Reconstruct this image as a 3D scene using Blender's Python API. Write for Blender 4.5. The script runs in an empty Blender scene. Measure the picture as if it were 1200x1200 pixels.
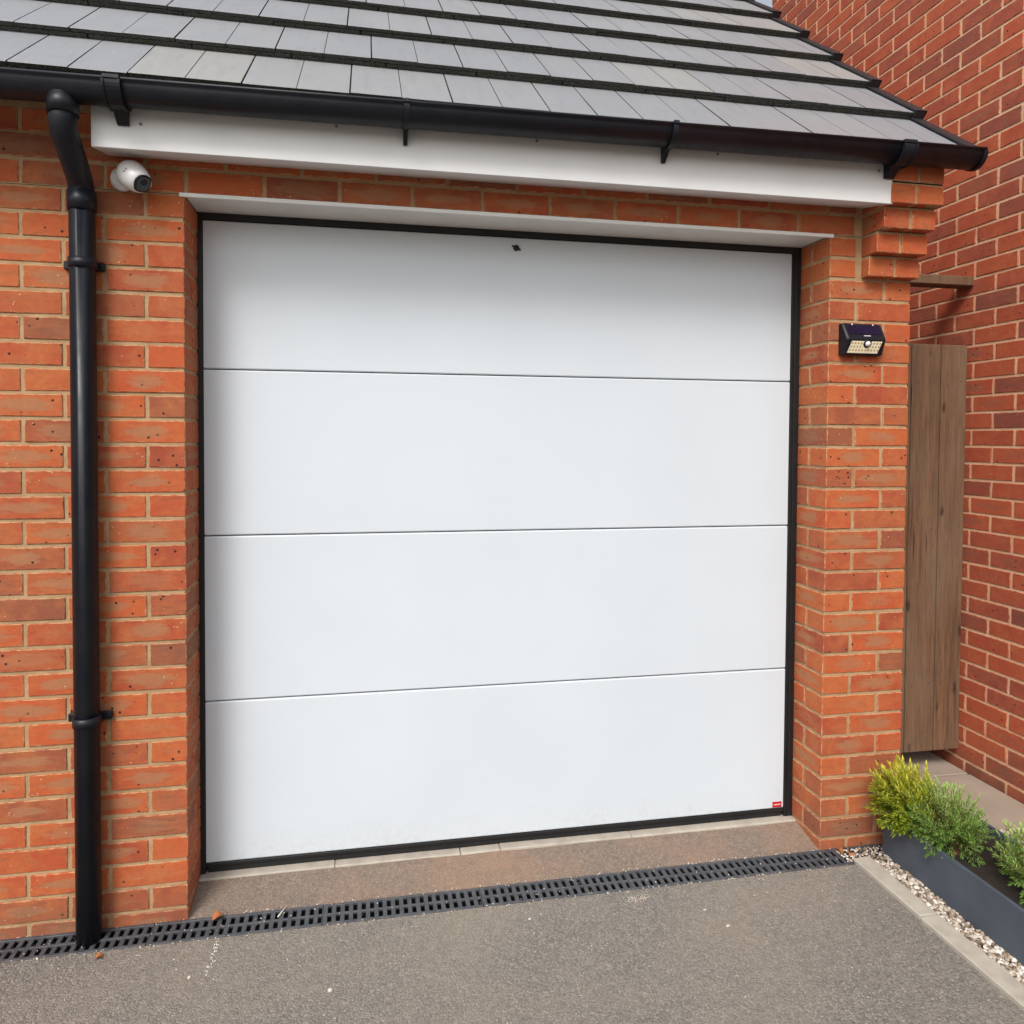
import bpy, math, random
from mathutils import Vector, Matrix, noise
R = random.Random(7)
sc = bpy.context.scene
COL = sc.collection
rad = math.radians

# ------------------------------------------------------------------ node helper
class NT:
    def __init__(s, name):
        s.m = bpy.data.materials.new(name); s.m.use_nodes = True
        s.t = s.m.node_tree; s.n = s.t.nodes; s.l = s.t.links
        s.b = s.n['Principled BSDF']; s.b.inputs['Roughness'].default_value = .7
    def node(s, typ, **kw):
        n = s.n.new(typ)
        for k, v in kw.items(): setattr(n, k, v)
        return n
    def set(s, sock, v):
        if hasattr(v, 'is_output'): s.l.new(v, sock)
        elif v is not None:
            if isinstance(v, (tuple, list)) and len(v) == 3 and sock.type == 'RGBA': v = (*v, 1)
            sock.default_value = v
    def math(s, op, a, b=None, c=None, clamp=False):
        n = s.node('ShaderNodeMath', operation=op); n.use_clamp = clamp
        s.set(n.inputs[0], a); s.set(n.inputs[1], b); s.set(n.inputs[2], c)
        return n.outputs[0]
    def mix(s, f, a, b, mode='MIX'):
        n = s.node('ShaderNodeMix', data_type='RGBA', blend_type=mode)
        s.set(n.inputs['Factor'], f)
        s.set(n.inputs[6], a); s.set(n.inputs[7], b); return n.outputs[2]
    def coord(s, scale=(1, 1, 1), kind='Object'):
        tc = s.node('ShaderNodeTexCoord'); mp = s.node('ShaderNodeMapping')
        s.l.new(tc.outputs[kind], mp.inputs[0]); mp.inputs['Scale'].default_value = scale
        return mp.outputs[0]
    def noise(s, vec, scale, detail=4, rough=.55, dist=0):
        n = s.node('ShaderNodeTexNoise'); s.set(n.inputs['Vector'], vec)
        n.inputs['Scale'].default_value = scale; n.inputs['Detail'].default_value = detail
        n.inputs['Roughness'].default_value = rough; n.inputs['Distortion'].default_value = dist
        return n.outputs[0]
    def vor(s, vec, scale, feature='F1', out=0, rnd=1):
        n = s.node('ShaderNodeTexVoronoi', feature=feature); s.set(n.inputs['Vector'], vec)
        n.inputs['Scale'].default_value = scale; n.inputs['Randomness'].default_value = rnd
        return n.outputs[out]
    def ramp(s, f, stops):
        n = s.node('ShaderNodeValToRGB'); s.set(n.inputs[0], f); cr = n.color_ramp
        while len(cr.elements) < len(stops): cr.elements.new(.5)
        for e, (p, c) in zip(cr.elements, stops):
            e.position = p; e.color = (c, c, c, 1) if isinstance(c, (int, float)) else (*c, 1)
        return n.outputs[0]
    def rng(s, v, a, b, c=0, d=1):
        n = s.node('ShaderNodeMapRange'); s.set(n.inputs[0], v)
        for i, x in enumerate((a, b, c, d)): n.inputs[i+1].default_value = x
        return n.outputs[0]
    def bump(s, h, strength=.5, dist=.002, prev=None):
        n = s.node('ShaderNodeBump'); s.set(n.inputs['Height'], h)
        n.inputs['Strength'].default_value = strength; n.inputs['Distance'].default_value = dist
        if prev is not None: s.l.new(prev, n.inputs['Normal'])
        s.l.new(n.outputs[0], s.b.inputs['Normal']); return n.outputs[0]
    def base(s, c): s.set(s.b.inputs['Base Color'], c)
    def rough(s, v): s.set(s.b.inputs['Roughness'], v)

# ------------------------------------------------------------------ materials
def brick_mat(name, cols, tan, dark_chance, dirt, tancut=.35):
    k = NT(name)
    a = k.node('ShaderNodeAttribute', attribute_name='fc')
    r = k.node('ShaderNodeAttribute', attribute_name='rnd')
    sa = k.node('ShaderNodeSeparateColor'); k.l.new(a.outputs['Color'], sa.inputs[0])
    sr = k.node('ShaderNodeSeparateColor'); k.l.new(r.outputs['Color'], sr.inputs[0])
    u, v, hx, hy = sa.outputs[0], sa.outputs[1], sa.outputs[2], a.outputs['Alpha']
    r1, r2, r3, r4 = sr.outputs[0], sr.outputs[1], sr.outputs[2], r.outputs['Alpha']
    tcn = k.node('ShaderNodeTexCoord'); cmb = k.node('ShaderNodeCombineXYZ')
    k.l.new(k.math('MULTIPLY', r4, 13), cmb.inputs[0]); k.l.new(k.math('MULTIPLY', r1, 7), cmb.inputs[1]); k.l.new(k.math('MULTIPLY', r2, 9), cmb.inputs[2])
    def off(scl):
        n = k.node('ShaderNodeVectorMath', operation='MULTIPLY_ADD'); k.l.new(tcn.outputs['Object'], n.inputs[0])
        n.inputs[1].default_value = scl; k.l.new(cmb.outputs[0], n.inputs[2]); return n.outputs[0]
    vec = off((1, 1, 1))
    nz = k.noise(vec, 13, 5, .62, .6); fine = k.noise(vec, 260, 3, .7); mid = k.noise(vec, 70, 5, .7)
    drag = k.noise(off((1, 1, 5)), 17, 5, .62, .5)
    col = k.ramp(r1, [(0, cols[0]), (.35, cols[1]), (.7, cols[2]), (1, cols[3])])
    col = k.mix(k.rng(nz, .38, .68, 0, .75), col, cols[4])
    col = k.mix(k.rng(drag, .52, .72, 0, .55), col, cols[5])
    # kiln kiss mark : an uneven paler ellipse in the middle of the stretcher
    eu = k.math('DIVIDE', u, k.math('MULTIPLY', hx, k.rng(r4, 0, 1, .45, .85))); ev = k.math('DIVIDE', v, k.math('MULTIPLY', hy, k.rng(r3, 0, 1, .4, .8)))
    e = k.math('SQRT', k.math('ADD', k.math('MULTIPLY', eu, eu), k.math('MULTIPLY', ev, ev)))
    e = k.math('ADD', e, k.rng(drag, .3, .7, -.42, .42))
    kiss = k.rng(e, 1.10, .72, 0, 1)
    kiss = k.math('MULTIPLY', kiss, k.rng(r2, tancut, tancut + .3, 0, .85))
    kiss = k.math('MULTIPLY', kiss, k.rng(hx, .06, .09, .12, 1))
    kiss = k.math('MULTIPLY', kiss, k.rng(mid, .25, .6, .55, 1))
    col = k.mix(kiss, col, tan)
    # a few bricks weathered all over
    col = k.mix(k.math('MULTIPLY', k.rng(r3, 1 - dark_chance, 1, 0, .7), k.rng(drag, .3, .6, .35, 1)), col, dirt)
    col = k.mix(k.rng(mid, .3, .72, .0, .28), col, (0.16, 0.035, 0.015))
    col = k.mix(k.rng(fine, .55, .85, 0, .25), col, (.50, .19, .09))
    # dark pits
    pv = k.vor(vec, 31, 'F1'); pm = k.math('MULTIPLY', k.rng(pv, .145, .085, 0, 1), k.rng(k.noise(vec, 6, 1), .50, .55, 0, 1))
    col = k.mix(pm, col, (.012, .008, .008))
    pv2 = k.vor(vec, 60, 'F1'); pw = k.math('MULTIPLY', k.rng(pv2, .13, .06, 0, 1), k.rng(k.noise(vec, 7, 1), .58, .63, 0, 1))
    col = k.mix(pw, col, (.65, .5, .36))
    # mortar smeared over the arrises
    ed = k.math('MINIMUM', k.math('SUBTRACT', hx, k.math('ABSOLUTE', u)), k.math('SUBTRACT', hy, k.math('ABSOLUTE', v)))
    en = k.math('SUBTRACT', ed, k.rng(k.noise(vec, 45, 3, .6), .40, .8, -.0015, .0065))
    edge = k.rng(en, .0012, -.0012, 0, 1)
    mc = k.mix(k.noise(vec, 120, 3), (.33, .18, .08), (.58, .37, .20))
    col = k.mix(k.math('MULTIPLY', edge, .75), col, mc)
    tz = k.node('ShaderNodeTexCoord'); sz = k.node('ShaderNodeSeparateXYZ'); k.l.new(tz.outputs['Object'], sz.inputs[0])
    dz = k.math('MULTIPLY', k.rng(k.math('ADD', sz.outputs[2], k.rng(nz, .3, .7, -.06, .06)), .16, .02, 0, 1), k.rng(mid, .35, .65, .15, .6))
    col = k.mix(dz, col, (.16, .085, .05))
    k.base(col); k.rough(.88)
    h = k.math('ADD', k.math('MULTIPLY', fine, .35), k.math('ADD', k.math('MULTIPLY', mid, .5), k.math('MULTIPLY', drag, .5)))
    h = k.math('SUBTRACT', h, k.math('MULTIPLY', pm, 1.6))
    k.bump(h, .6, .0022)
    return k.m

def mortar_mat(name, a, b):
    k = NT(name); v = k.coord()
    c = k.mix(k.rng(k.noise(v, 14, 4), .3, .7), a, b)
    c = k.mix(k.rng(k.noise(v, 300, 2), .45, .75, 0, .5), c, (.12, .085, .06))
    k.base(c); k.rough(.95)
    k.bump(k.math('ADD', k.noise(v, 260, 3, .7), k.noise(v, 50, 3)), .8, .002); return k.m

def simple(name, col, rough=.5, var=.0, scale=20, bump=0, bscale=200, metallic=0, col2=None, coat=0):
    k = NT(name); v = k.coord()
    c2 = col2 or tuple(x * (1 - var) for x in col)
    k.base(k.mix(k.rng(k.noise(v, scale, 4), .3, .7), col, c2))
    k.rough(k.rng(k.noise(v, scale * 1.7, 3), .3, .7, max(rough - .07, .02), rough + .07))
    k.b.inputs['Metallic'].default_value = metallic
    k.b.inputs['Coat Weight'].default_value = coat
    if bump: k.bump(k.noise(v, bscale, 3, .6), bump, .001)
    return k.m

M = {}
M['brick'] = brick_mat('orange_brick', [(.30, .050, .021), (.46, .078, .020), (.46, .100, .026), (.27, .070, .032), (.47, .145, .042), (.23, .085, .040)], (.34, .165, .078), .28, (.16, .068, .042), .14)
M['brick2'] = brick_mat('red_brick', [(.36, .060, .028), (.46, .085, .032), (.41, .07, .03), (.28, .06, .04), (.50, .13, .05), (.27, .08, .05)], (.28, .10, .06), .3, (.13, .06, .05), .7)
M['mortar'] = mortar_mat('buff_mortar', (.34, .205, .10), (.48, .32, .175))
M['mortar2'] = mortar_mat('pale_mortar', (.76, .44, .27), (.84, .56, .37))
M['white'] = simple('white_board', (.72, .725, .72), .4, .05, 6, .05, 90)
M['soffit'] = simple('white_trim', (.76, .76, .74), .45, .08, 8)
M['black'] = simple('black_plastic', (.006, .008, .014), .4, .3, 12, .12, 60, col2=(.012, .013, .017))
M['black'].node_tree.nodes['Principled BSDF'].inputs['Specular IOR Level'].default_value = .28
M['matt'] = simple('black_rubber', (.008, .009, .010), .5, .3, 15)
M['seam'] = simple('dark_seam', (.05, .055, .065), .7)
M['cap'] = simple('verge_plastic', (.02, .02, .024), .5, .3, 10, .2, 120)
M['conc'] = simple('kerb_concrete', (.43, .39, .33), .92, .3, 18, .8, 320, col2=(.33, .29, .24))
M['planter'] = simple('slate_planter', (.065, .080, .105), .62, .25, 9, .4, 60)
M['soil'] = simple('soil', (.022, .016, .011), .95, .4, 60, 1, 150)
M['red'] = simple('red_badge', (.45, .005, .012), .35)
M['pale'] = simple('pale_print', (.8, .45, .45), .5)
M['whitegloss'] = simple('white_gloss', (.72, .72, .72), .28, .04, 10)
M['screw'] = simple('screw_cap', (.30, .24, .18), .5, .3, 40)
M['lens'] = simple('dark_glass', (.006, .006, .010), .12)
M['solar'] = simple('solar_glass', (.006, .007, .035), .14, .4, 30)
M['led'] = simple('led_plate', (.85, .80, .60), .3)
M['leddot'] = simple('led_dot', (.42, .30, .10), .3)
M['grate'] = simple('grating_plastic', (.036, .040, .050), .6, .5, 25, .5, 200, col2=(.075, .076, .082))
M['trough'] = simple('drain_dark', (.003, .003, .003), .95)
M['inside'] = simple('dark_inside', (.03, .03, .03), .9)
M['leafdead'] = simple('dead_leaf', (.42, .13, .035), .7, .4, 120)
M['twig'] = simple('pale_twig', (.62, .58, .50), .7)
M['stone'] = simple('white_stone', (.62, .58, .50), .8, .3, 60)
M['patch'] = simple('sand_patch', (.50, .38, .24), .95, .3, 60)

def door_mat():
    k = NT('white_door_skin'); v = k.coord()
    k.base(k.mix(k.rng(k.noise(v, 2.2, 3), .3, .7), (.590, .640, .680), (.568, .616, .655)))
    sz = k.node('ShaderNodeSeparateXYZ'); k.l.new(v, sz.inputs[0])
    dd = k.math('MULTIPLY', k.rng(k.math('ADD', sz.outputs[2], k.rng(k.noise(v, 8, 4), .3, .7, -.05, .05)), .17, .05, 0, 1), k.rng(k.noise(v, 90, 3), .4, .7, .02, .22))
    k.base(k.mix(dd, k.b.inputs['Base Color'].links[0].from_socket, (.34, .29, .24)))
    k.rough(k.rng(k.noise(v, 5, 4), .3, .7, .36, .46))
    grain = k.noise(k.coord((1, 1, 14)), 9, 5, .6)
    h = k.math('ADD', k.math('MULTIPLY', k.noise(k.coord((3, 1, 60)), 9, 4, .6), .4), k.math('MULTIPLY', k.noise(v, 420, 2), .25))
    k.bump(h, .12, .0008); return k.m
M['door'] = door_mat()

def tile_mat():
    k = NT('grey_tile_top'); v = k.coord()
    r = k.node('ShaderNodeAttribute', attribute_name='rnd')
    s = k.node('ShaderNodeSeparateColor'); k.l.new(r.outputs['Color'], s.inputs[0])
    c = k.ramp(s.outputs[0], [(0, (.235, .243, .258)), (.5, (.25, .256, .266)), (.85, (.268, .270, .268)), (1, (.29, .286, .272))])
    c = k.mix(k.rng(k.noise(v, 7, 4), .3, .75, 0, .3), c, (.19, .20, .22))
    c = k.mix(k.rng(k.noise(v, 240, 2, .7), .5, .8, 0, .35), c, (.14, .14, .14))
    c = k.mix(k.rng(k.noise(k.coord((6, 1, 1)), 6, 4, .6), .5, .75, 0, .35), c, (.17, .172, .175))
    c = k.mix(k.math('MULTIPLY', k.rng(k.vor(v, 22), .16, .10, 0, .6), k.rng(k.noise(v, 3, 1), .60, .66, 0, 1)), c, (.34, .34, .30))
    sp = k.math('MULTIPLY', k.rng(k.vor(v, 75), .13, .07, 0, 1), k.rng(k.noise(v, 5, 1), .60, .64, 0, 1))
    c = k.mix(sp, c, (.03, .03, .028))
    k.base(c); k.rough(.5)
    k.bump(k.math('ADD', k.noise(v, 330, 2), k.noise(v, 18, 3)), .22, .0014); return k.m
M['tile'] = tile_mat()
def tile_edge():
    k = NT('tile_cut_edge'); v = k.coord()
    c = k.mix(k.rng(k.noise(v, 210, 2, .8), .38, .66), (.018, .018, .018), (.10, .10, .085))
    c = k.mix(k.rng(k.noise(v, 9, 3), .55, .7, 0, .4), c, (.06, .065, .03))
    k.base(c); k.rough(.95); k.bump(k.noise(v, 260, 3, .8), 1, .004); return k.m
M['tiledge'] = tile_edge()

def tarmac(name, a, b, dirt, dfac, grit=1.0):
    k = NT(name); v = k.coord()
    cell = k.vor(v, 190, 'F1', 1); sc_ = k.node('ShaderNodeSeparateColor'); k.l.new(cell, sc_.inputs[0])
    c = k.mix(sc_.outputs[0], a, b)
    c = k.mix(k.rng(sc_.outputs[1], .9, .97, 0, .6 * grit), c, (.42, .37, .31))
    c = k.mix(k.rng(k.vor(v, 190, 'DISTANCE_TO_EDGE'), .09, .0, 0, .65), c, (.035, .031, .027))
    c = k.mix(k.rng(k.noise(v, 1.7, 5, .6), .42, .68, 0, dfac), c, dirt)
    c = k.mix(k.rng(k.noise(v, 34, 4, .65), .35, .7, 0, .3), c, (.09, .08, .07))
    wf = k.math('MULTIPLY', k.rng(k.vor(v, 34), .075, .04, 0, 1), k.rng(k.noise(v, 13, 2), .58, .62, 0, 1))
    c = k.mix(wf, c, (.58, .53, .46))
    k.base(c); k.rough(.93)
    h = k.math('ADD', k.math('MULTIPLY', k.vor(v, 190), -1.0), k.math('MULTIPLY', k.noise(v, 60, 4), .9))
    k.bump(h, .62 * grit, .0040); return k.m
M['tarmac'] = tarmac('driveway_tarmac', (.145, .130, .113), (.285, .258, .224), (.285, .235, .180), .45)
M['thresh'] = tarmac('threshold_tarmac', (.165, .125, .096), (.26, .200, .155), (.33, .185, .115), .65, .5)
M['earth'] = simple('earth', (.10, .08, .06), .95, .3, 1)
M['paving'] = simple('path_paving', (.36, .29, .23), .9, .25, 5, .6, 160)

def timber(name, a, b, top):
    k = NT(name)
    r = k.node('ShaderNodeAttribute', attribute_name='rnd')
    s = k.node('ShaderNodeSeparateColor'); k.l.new(r.outputs['Color'], s.inputs[0])
    tc = k.node('ShaderNodeTexCoord'); ad = k.node('ShaderNodeVectorMath', operation='MULTIPLY_ADD')
    k.l.new(tc.outputs['Object'], ad.inputs[0]); ad.inputs[1].default_value = (1, 1, .055)
    cm = k.node('ShaderNodeCombineXYZ'); k.l.new(k.math('MULTIPLY', s.outputs[0], 9), cm.inputs[0]); k.l.new(cm.outputs[0], ad.inputs[2])
    v = ad.outputs[0]
    g = k.noise(v, 75, 5, .7, .4)
    c = k.mix(k.rng(g, .3, .7), a, b)
    c = k.mix(k.rng(k.noise(k.coord((1, 1, .4)), 5, 4), .35, .7, 0, .7), c, top)
    c = k.mix(k.rng(k.noise(v, 190, 3, .7), .5, .75, 0, .55), c, (.05, .03, .018))
    kn = k.rng(k.math('ADD', k.vor(k.coord((1.6, 1, .62)), 6.5), k.rng(k.noise(k.coord(), 60, 3), .3, .7, -.025, .025)), .15, .08, 0, 1)
    c = k.mix(k.math('MULTIPLY', kn, .85), c, (.02, .012, .008))
    ck = k.rng(k.noise(v, 30, 2, .5), .70, .73, 0, 1)
    c = k.mix(k.math('MULTIPLY', ck, .85), c, (.02, .013, .01))
    k.base(c); k.rough(.85); k.bump(k.math('SUBTRACT', g, k.math('MULTIPLY', ck, .8)), .5, .003); return k.m
M['timber'] = timber('weathered_timber', (.070, .034, .015), (.215, .112, .054), (.19, .125, .080))

def leafmat(name, cols):
    k = NT(name)
    r = k.node('ShaderNodeAttribute', attribute_name='rnd')
    s = k.node('ShaderNodeSeparateColor'); k.l.new(r.outputs['Color'], s.inputs[0])
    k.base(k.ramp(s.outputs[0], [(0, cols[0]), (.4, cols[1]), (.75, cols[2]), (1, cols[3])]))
    k.rough(.5); k.b.inputs['Subsurface Weight'].default_value = .0
    tr = k.node('ShaderNodeBsdfTranslucent'); mx = k.node('ShaderNodeMixShader')
    k.l.new(k.b.inputs['Base Color'].links[0].from_socket, tr.inputs[0])
    mx.inputs[0].default_value = .3
    k.l.new(k.b.outputs[0], mx.inputs[1]); k.l.new(tr.outputs[0], mx.inputs[2])
    k.l.new(mx.outputs[0], k.n['Material Output'].inputs[0]); return k.m
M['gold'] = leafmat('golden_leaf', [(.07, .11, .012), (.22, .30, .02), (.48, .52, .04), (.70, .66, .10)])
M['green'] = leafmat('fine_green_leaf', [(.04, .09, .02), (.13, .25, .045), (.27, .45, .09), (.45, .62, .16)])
M['stem'] = simple('stem_bark', (.16, .08, .035), .9, .4, 40)

def pebmat():
    k = NT('mixed_pebbles')
    r = k.node('ShaderNodeAttribute', attribute_name='rnd')
    s = k.node('ShaderNodeSeparateColor'); k.l.new(r.outputs['Color'], s.inputs[0])
    c = k.ramp(s.outputs[0], [(0, (.10, .075, .055)), (.3, (.30, .22, .15)), (.6, (.52, .45, .37)), (1, (.72, .69, .63))])
    c = k.mix(k.rng(k.noise(k.coord(), 130, 3), .4, .7, 0, .3), c, (.25, .17, .12))
    k.base(c); k.rough(.75); k.bump(k.noise(k.coord(), 300, 2), .3, .001); return k.m
M['pebble'] = pebmat()

# ------------------------------------------------------------------ mesh builder
class MB:
    def __init__(s): s.v = []; s.f = []; s.mi = []; s.fc = []; s.rn = []; s.sm = []
    def face(s, idx, mi=0, fc=None, rn=(.5, .5, .5, .5), smooth=False):
        s.f.append(idx); s.mi.append(mi); s.fc.append(fc); s.rn.append(rn); s.sm.append(smooth)
    def quad(s, pts, mi=0, rn=(.5,)*4, smooth=False):
        i = len(s.v); s.v += [tuple(p) for p in pts]; s.face(list(range(i, i + len(pts))), mi, None, rn, smooth)
    def box(s, x0, x1, y0, y1, z0, z1, c=0, mi=0, rn=(.5,)*4, mat=None, jit=0):
        """chamfered box; carries per-face centred coordinates for the brick shader"""
        if c <= 0:
            vs = [(x, y, z) for x in (x0, x1) for y in (y0, y1) for z in (z0, z1)]
            i = len(s.v)
            s.v += [tuple(mat @ Vector(p)) if mat else p for p in vs]
            for q in ((0, 1, 3, 2), (4, 6, 7, 5), (0, 4, 5, 1), (2, 3, 7, 6), (0, 2, 6, 4), (1, 5, 7, 3)):
                s.face([i + a for a in q], mi, None, rn)
            return
        lo = (x0, y0, z0); hi = (x1, y1, z1); i0 = len(s.v); cen = [(a + b) / 2 for a, b in zip(lo, hi)]; hd = [(b - a) / 2 for a, b in zip(lo, hi)]
        idx = {}
        for cx in (0, 1):
            for cy in (0, 1):
                for cz in (0, 1):
                    j = [R.uniform(-jit, jit) for _ in range(3)] if jit else (0, 0, 0)
                    for ax in range(3):
                        p = []
                        for d, sd in enumerate((cx, cy, cz)):
                            q = hi[d] if sd else lo[d]
                            if d != ax: q += -c if sd else c
                            p.append(q + j[d])
                        idx[(cx, cy, cz, ax)] = len(s.v)
                        s.v.append(tuple(mat @ Vector(p)) if mat else tuple(p))
        def fcs(keys, ax, inner=True):
            a, b = [(1, 2), (0, 2), (0, 1)][ax]; out = []
            for kx in keys:
                if inner:
                    su = 1 if kx[a] else -1; sv = 1 if kx[b] else -1
                    out.append((su * (hd[a] - c), sv * (hd[b] - c), hd[a], hd[b]))
                else: out.append((hd[a], hd[b], hd[a], hd[b]))
            return out
        for ax in range(3):
            o = [d for d in range(3) if d != ax]
            for sd in (0, 1):
                ks = []
                for (p, q) in ((0, 0), (1, 0), (1, 1), (0, 1)):
                    kk = [0, 0, 0]; kk[ax] = sd; kk[o[0]] = p; kk[o[1]] = q; ks.append((*kk, ax))
                flip = (ax == 1) ^ (sd == 0)
                if flip: ks = ks[::-1]
                s.face([idx[k] for k in ks], mi, fcs(ks, ax), rn)
        for ax in range(3):          # edges run along ax
            o = [d for d in range(3) if d != ax]
            for p in (0, 1):
                for q in (0, 1):
                    def kk(e, a):
                        t = [0, 0, 0]; t[ax] = e; t[o[0]] = p; t[o[1]] = q; return (*t, a)
                    ks = [kk(0, o[0]), kk(1, o[0]), kk(1, o[1]), kk(0, o[1])]
                    s.face([idx[k] for k in ks], mi, fcs(ks, o[0], False), rn)
        for cx in (0, 1):
            for cy in (0, 1):
                for cz in (0, 1):
                    ks = [(cx, cy, cz, a) for a in range(3)]
                    s.face([idx[k] for k in ks], mi, fcs(ks, 0, False), rn)
    def tube(s, pts, r, n=10, mi=0, rn=(.5,)*4, cap=True):
        pts = [Vector(p) for p in pts]; rs = r if isinstance(r, (list, tuple)) else [r] * len(pts); rings = []
        up = Vector((0, 0, 1))
        for i, p in enumerate(pts):
            d = (pts[min(i + 1, len(pts) - 1)] - pts[max(i - 1, 0)]).normalized()
            a = d.cross(up)
            if a.length < .1: a = d.cross(Vector((0, 1, 0)))
            a.normalize(); b = d.cross(a); i0 = len(s.v)
            for k in range(n):
                t = 2 * math.pi * k / n; s.v.append(tuple(p + (a * math.cos(t) + b * math.sin(t)) * rs[i]))
            rings.append(i0)
        for i in range(len(rings) - 1):
            for k in range(n):
                k2 = (k + 1) % n; s.face([rings[i] + k, rings[i] + k2, rings[i + 1] + k2, rings[i + 1] + k], mi, None, rn, True)
        if cap:
            s.face([rings[0] + k for k in range(n)], mi, None, rn); s.face([rings[-1] + k for k in range(n)][::-1], mi, None, rn)
    def extrude_x(s, prof, xs, mi=0, rn=(.5,)*4, zoff=None, smooth=False, closed=True, caps=True):
        """prof: list of (y,z) ; swept along x"""
        n = len(prof); st = []
        for x in xs:
            st.append(len(s.v)); dz = zoff(x) if zoff else 0
            s.v += [(x, y, z + dz) for y, z in prof]
        for a in range(len(xs) - 1):
            for k in range(n if closed else n - 1):
                k2 = (k + 1) % n
                s.face([st[a] + k, st[a] + k2, st[a + 1] + k2, st[a + 1] + k], mi, None, rn, smooth)
        if caps and closed:
            s.face([st[0] + k for k in range(n)][::-1], mi, None, rn); s.face([st[-1] + k for k in range(n)], mi, None, rn)
    def lathe(s, prof, origin, axis, n=24, mi=0, smooth=True, mis=None):
        """prof: list of (t along axis, radius)"""
        a = Vector(axis).normalized(); u = a.cross(Vector((0, 0, 1))).normalized(); w = a.cross(u); o = Vector(origin); st = []
        for t, r in prof:
            st.append(len(s.v))
            for k in range(n):
                q = 2 * math.pi * k / n; s.v.append(tuple(o + a * t + (u * math.cos(q) + w * math.sin(q)) * max(r, 1e-5)))
        for i in range(len(prof) - 1):
            for k in range(n):
                k2 = (k + 1) % n
                s.face([st[i] + k, st[i] + k2, st[i + 1] + k2, st[i + 1] + k], mis[i] if mis else mi, None, (.5,)*4, smooth)
    def build(s, name, mats, parent=None, fix=True):
        me = bpy.data.meshes.new(name); me.from_pydata(s.v, [], s.f); me.update()
        mats = mats if isinstance(mats, (list, tuple)) else [mats]
        for m in mats: me.materials.append(M[m])
        me.polygons.foreach_set('material_index', s.mi); me.polygons.foreach_set('use_smooth', s.sm)
        at = me.attributes.new('rnd', 'FLOAT_COLOR', 'FACE')
        flat = []
        for r in s.rn: flat += list(r) if len(r) == 4 else [.5] * 4
        at.data.foreach_set('color', flat)
        if any(f is not None for f in s.fc):
            a2 = me.attributes.new('fc', 'FLOAT_COLOR', 'CORNER'); fl = []
            for f, c in zip(s.f, s.fc):
                if c is None: fl += [0, 0, 1, 1] * len(f)
                else:
                    for q in c: fl += list(q)
            a2.data.foreach_set('color', fl)
        if fix:
            import bmesh
            bm = bmesh.new(); bm.from_mesh(me); bmesh.ops.recalc_face_normals(bm, faces=bm.faces[:]); bm.to_mesh(me); bm.free()
        o = bpy.data.objects.new(name, me); COL.objects.link(o)
        if parent: o.parent = parent
        return o
def tag(o, label=None, cat=None, group=None, kind=None):
    if label: o['label'] = label
    if cat: o['category'] = cat
    if group: o['group'] = group
    if kind: o['kind'] = kind
    return o
def empty(name, loc=(0, 0, 0)):
    o = bpy.data.objects.new(name, None); COL.objects.link(o); o.location = loc; o.empty_display_size = .1; return o
def local(o, parent):
    """mesh was written in world space: parent it and cancel the parent's offset"""
    o.parent = parent; o.location = -Vector(parent.location); return o
rq = lambda: (R.random(), R.random(), R.random(), R.random())

# ------------------------------------------------------------------ dimensions (metres, from the photograph)
Z0 = .04; C = .075; XL = -.006; W = 2.15; D = .1835
XE = W + .3275            # outer face of the right pier
X_FAR = -1.6              # wall runs on to the left, out of the photograph
ROOF_Y, ROOF_Z, PITCH, GAUGE, COVER = -.2, 2.4723, .74, .3391, .2944
cp, sp = math.cos(PITCH), math.sin(PITCH)

garage = empty('garage', (W / 2, 0, 0))
tag(garage, 'orange brick garage with a white sectional door and grey tiled roof', 'garage')

# ---- front wall
w = MB()
def brick(mb, x0, x1, y0, y1, row, zt=None, out=0):
    z0 = Z0 + C * row + .005; z1 = z0 + .065
    if zt: z1 = min(z1, zt)
    if z1 - z0 < .01: return
    dy = R.uniform(-.0012, .0012)
    mb.box(x0, x1, y0 + dy - out, y1, z0 + R.uniform(-.0008, .0008), z1 + R.uniform(-.0008, .0008), .0022, 0, rq(), jit=.0009)
TOP = 32
for k in range(-1, TOP):
    if k < 29:
        # left pier: quoin alternates stretcher (odd) / header (even)
        if k % 2: x = XL - .215; brick(w, x, XL, 0, .1025, k); brick(w, XL - .215, XL, .1125, .215, k)
        else: x = XL - .1025; brick(w, x, XL, 0, .215, k)
        x -= .01
        while x > X_FAR:
            brick(w, max(x - .215, X_FAR), x, 0, .1025, k); x -= .225
        # right pier
        if k % 2:
            brick(w, W, W + .1025, 0, .215, k)
            if k < 27: brick(w, W + .1125, XE, 0, .1025, k)
        else:
            brick(w, W, W + .215, 0, .1025, k) if k < 27 else brick(w, W, W + .1025, 0, .1025, k)
            brick(w, W, W + .215, .1125, .215, k)
            if k < 27: brick(w, W + .225, XE, 0, .1025, k)
    else:
        x = X_FAR + (.1125 if k % 2 else 0) - .06 + .0475 - .005
        off = (0 if k % 2 else .1125)
        n0 = -8
        while True:
            a = n0 * .225 + off + .005; b = a + .215; n0 += 1
            if b < X_FAR: continue
            if a > W + .09: break
            brick(w, max(a, X_FAR), min(b, W + .1025), 0, .1025, k)
w.box(X_FAR, XL - .0035, .0035, .212, -.1, Z0 + C * 29 , mi=1)
w.box(W + .0035, XE - .0035, .0035, .212, -.1, Z0 + C * 29, mi=1)
w.box(X_FAR, XE - .0035, .0035, .212, Z0 + C * 29 + .002, Z0 + C * 32.3, mi=1)
local(w.build('front_wall', ['brick', 'mortar'], None), garage)

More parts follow.
